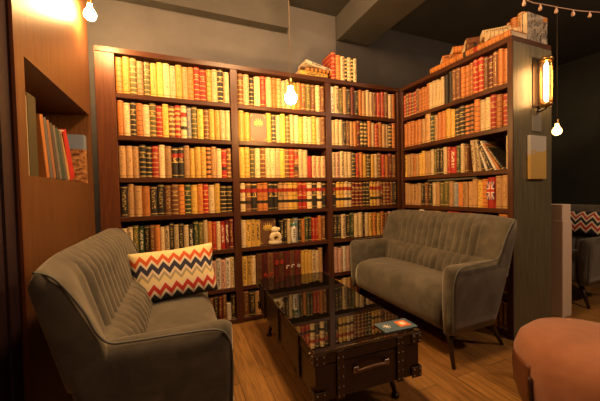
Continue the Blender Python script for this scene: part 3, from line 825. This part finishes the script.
for sx in (-1, 1):
    for sy in (-1, 1):
        g = bmesh.new(); tube(g, [(sx*.20, sy*.44, zb+.004), (sx*.235, sy*.47, .02)], [.018, .012], 12)
        o = bmobj('leg', g, W_LEG, tb, smooth=True)
        g = bmesh.new(); lathe(g, [(0, .001), (.022, .001), (.022, .012), (.013, .022), (0, .022)], 14, sx*.236, sy*.471); bmobj('foot', g, M_IRON, o, smooth=True)
# leaflet on the table
lf = tag(empty('leaflet', (-1.222, -1.330, ztp+.0135), -.05), 'blue leaflet with an orange patch on the near corner of the glass table', 'leaflet')
box('sheet', (-.098, -.052, 0), (.098, .052, .003), plain('leaflet_blue', (.07, .13, .20), .4), lf)
g = bmesh.new(); addbox(g, (.012, -.028, .0031), (.078, .036, .0036)); bmobj('orange_patch', g, plain('leaflet_orange', (.62, .17, .04), .45), lf)
g = bmesh.new()
for a in range(4):
    dx, dy = .022*math.cos(a*PI/4), .022*math.sin(a*PI/4); tube(g, [(-.055-dx, -dy, .0042), (-.055+dx, dy, .0042)], .002, 5)
addbox(g, (.03, -.012, .0037), (.06, .02, .0042))
bmobj('white_mark', g, plain('leaflet_white', (.75, .7, .62), .5), lf)

# ------------------------------------------------------------------ pouf
pf = tag(empty('pouf', (-.455, -1.83, 0)), 'orange suede pouf with brown leather side strap on the floor at lower right', 'pouf')
prof = [(0, .002), (.20, .002), (.27, .015), (.305, .06), (.325, .14), (.33, .22), (.325, .30), (.305, .36), (.262, .402), (.19, .425), (.09, .436), (0, .438)]
g = bmesh.new(); lathe(g, prof, 48); bmobj('body', g, M_SUEDE, pf, smooth=True)
def rad(z):
    for (r0, z0), (r1, z1) in zip(prof[1:], prof[2:]):
        if z0 <= z <= z1: return r0+(r1-r0)*(z-z0)/(z1-z0)
    return .3
g = bmesh.new(); R_ = []
a0, a1 = math.radians(95), math.radians(158)
for i in range(15):
    z = .03+.26*i/14; R_.append([((rad(z)+.004)*math.cos(a0+(a1-a0)*j/14), (rad(z)+.004)*math.sin(a0+(a1-a0)*j/14), z) for j in range(15)])
loft(g, R_, False, False); o = bmobj('side_panel', g, M_LEATHER, pf, smooth=True); so = o.modifiers.new('thick', 'SOLIDIFY'); so.thickness = .004
o['label'] = 'brown leather side panel'
g = bmesh.new(); aa = math.radians(160)
tube(g, [((rad(z)+.010)*math.cos(aa), (rad(z)+.010)*math.sin(aa), z) for z in (.04, .07, .10, .13, .16, .19, .22, .245)], .009, 8); bmobj('strap', g, plain('dark_strap', (.035, .012, .008), .4), pf, smooth=True)

# ------------------------------------------------------------------ post
po = tag(empty('post', (.83, -1.03, 0)), 'short cream newel post standing just right of the bookcase end panel', 'post')
M_POST = plain('cream_paint', (.80, .66, .54), .5)
box('shaft', (-.068, -.068, 0), (.068, .068, .835), M_POST, po, .003); box('cap', (-.062, -.062, .8355), (.062, .062, .975), M_POST, po, .003)

# ------------------------------------------------------------------ lamps
def globe_prof(r, neck):   # hangs below z=0
    return [(neck, 0), (neck, -r*.35), (neck*1.15, -r*.55), (r*.62, -r*1.0), (r*.93, -r*1.45), (r, -r*1.9), (r*.9, -r*2.35), (r*.6, -r*2.72), (r*.25, -r*2.88), (0, -r*2.9)]
def bulb_lamp(name, loc, r, label, cat, cord_top, kind, st, col=(1, .58, .22)):
    t = tag(empty(name, loc), label, cat)
    g = bmesh.new(); lathe(g, globe_prof(r, r*.36), 24); bmobj('bulb', g, bulbmat(kind, col, st), t, smooth=True)
    g = bmesh.new(); lathe(g, [(0, .0005), (r*.42, .0005), (r*.46, .01), (r*.46, r*1.1), (r*.25, r*1.4), (0, r*1.4)], 16); bmobj('socket', g, M_BRASS, t, smooth=True)
    if cord_top:
        g = bmesh.new(); tube(g, [(0, 0, r*1.4), (0, 0, cord_top-loc[2]-.002)], .0035, 6); bmobj('cord', g, M_CORD, t)
    return t
bulb_lamp('pendant_lamp', (-1.48, -.55, 1.895), .044, 'glowing globe pendant bulb hanging on a cord before the main bookcase', 'lamp', CEILZ, 'main', 210, (1, .55, .17))
lt = bulb_lamp('wall_lamp', (-2.735, -.30, 2.35), .034, 'glowing bulb on a bracket high on the left wood wall', 'lamp', None, 'left', 300, (1, .54, .19))
g = bmesh.new(); tube(g, [(0, 0, .045), (0, 0, .085), (-.02, 0, .10), (-.074, 0, .10)], .006, 8); bmobj('bracket', g, M_BRASS, lt, smooth=True)
bulb_lamp('pendant_lamp', (1.5, -.688, 1.80), .042, 'small globe pendant bulb glowing in the far right room', 'lamp', CEILZ, 'far', 9, (1, .45, .12))
# long-filament wall lamp on the end panel
wl = tag(empty('wall_lamp', (.275, -BL-.003, 1.90)), 'caged tube wall lamp glowing on the bookcase end panel', 'lamp')
g = bmesh.new(); lathe(g, [(0, -.145), (.009, -.142), (.0135, -.12), (.0135, .12), (.009, .142), (0, .145)], 18, 0, -.065); bmobj('tube_bulb', g, bulbmat('tube', (1, .50, .16), 40), wl, smooth=True)
g = bmesh.new()
for zz in (-.165, .165): 
    g = bmesh.new(); lathe(g, [(0, zz-.014), (.036, zz-.014), (.042, zz), (.036, zz+.014), (0, zz+.014)], 20, 0, -.065)
    bmobj('end_cap', g, M_BRASS, wl, smooth=True)
g = bmesh.new()
for a in range(6):
    x_, y_ = .038*math.cos(a*PI/3+.3), -.065+.038*math.sin(a*PI/3+.3); tube(g, [(x_, y_, -.16), (x_, y_, .16)], .0022, 6)
bmobj('cage', g, M_BRASS, wl, smooth=True)
box('back_plate', (-.05, -.004, -.215), (.05, -.0002, .20), M_IRON, wl, .001, 1)
g = bmesh.new()
for zz in (-.165, .165):
    g = bmesh.new(); tube(g, [(0, -.003, zz), (0, -.035, zz)], .007, 8); bmobj('arm', g, M_IRON, wl, smooth=True)
g = bmesh.new(); tube(g, [(0, -.003, -.20), (-.0, -.03, -.205), (0, -.065, -.19), (0, -.065, -.178)], .006, 8)
bmobj('arm', g, M_IRON, wl, smooth=True)
# plaque and card below the lamp
def foil():
    m, nt, b = newmat('gold_foil_print'); tc = N(nt, 'ShaderNodeTexCoord'); sp = N(nt, 'ShaderNodeSeparateXYZ'); L(nt, tc.outputs['Generated'], sp.inputs[0])
    n = noise(nt, tc.outputs['Object'], 16, 5, .6, .8)
    f = math_(nt, 'GREATER_THAN', math_(nt, 'ADD', sp.outputs[2], math_(nt, 'MULTIPLY', n, .9)), 1.12)
    L(nt, mixcol(nt, f, (.62, .42, .13), (.55, .54, .50)), b.inputs['Base Color']); b.inputs['Roughness'].default_value = .38; b.inputs['Metallic'].default_value = .1; return m
pq = tag(empty('plaque', (.262, -BL-.003, 1.19)), 'gold and silver foil plaque on the end panel below the lamp', 'plaque')
box('panel', (-.098, -.022, 0), (.098, -.0005, .325), foil(), pq, .002, 1)
o = tag(box('card', (.215, -BL-.010, 1.55), (.325, -BL-.0035, 1.72), plain('grey_card', (.22, .21, .18), .5)), 'small grey card fixed between the wall lamp and foil plaque', 'card')
# fairy lights
def fairy():
    P = [(-.19, -1.30, 2.42), (-.122, -1.3, 2.375), (0, -1.3, 2.372), (.10, -1.3, 2.385), (.305, -1.3, 2.405), (.55, -1.3, 2.435), (.838, -1.3, 2.485), (1.2, -1.3, 2.56)]
    t = tag(empty('string_lights', (.2, -1.3, 2.4)), 'string of small pale unlit bulbs hanging across the top right', 'string lights')
    o = t.location
    g = bmesh.new(); tube(g, [(p[0]-o.x, p[1]-o.y, p[2]-o.z) for p in P], .0035, 6); bmobj('wire', g, plain('pale_wire', (.5, .33, .25), .5), t, smooth=True)
    def h(x):
        for a, b in zip(P, P[1:]):
            if a[0] <= x <= b[0]: return a[2]+(b[2]-a[2])*(x-a[0])/(b[0]-a[0])
    for x in (-.1, .075, .26, .47, .69, .92):
        g = bmesh.new(); lathe(g, [(0, -.045), (.010, -.043), (.012, -.03), (.006, -.012), (.004, 0), (0, 0)], 10, x-o.x, 0); b = bmobj('bulb', g, plain('pale_bulb', (.62, .42, .34), .35), t, smooth=True); b.location.z = h(x)-o.z
fairy()

# ------------------------------------------------------------------ lights (unseen café lamps overhead and behind the camera, plus added fill at right)
def point(loc, w, col, r=.05):
    l = bpy.data.lights.new('room_light', 'POINT'); l.energy = w; l.color = col; l.shadow_soft_size = r
    o = bpy.data.objects.new('room_light', l); COL.objects.link(o); o.location = loc; return o
point((-1.65, -1.35, 2.85), 70, (1, .555, .235), .12)
point((-1.2, -2.9, 2.5), 6, (1, .58, .30), .10)
point((-2.3, -3.3, 2.7), 2, (1, .62, .36), .10)
point((.9, -2.8, 2.6), 34, (1, .64, .38), .10)  # unseen fill, added to brighten the cream post and end panel
wd = bpy.data.worlds.new('world'); S.world = wd; wd.use_nodes = True
wd.node_tree.nodes['Background'].inputs[0].default_value = (.34, .38, .55, 1); wd.node_tree.nodes['Background'].inputs[1].default_value = .032
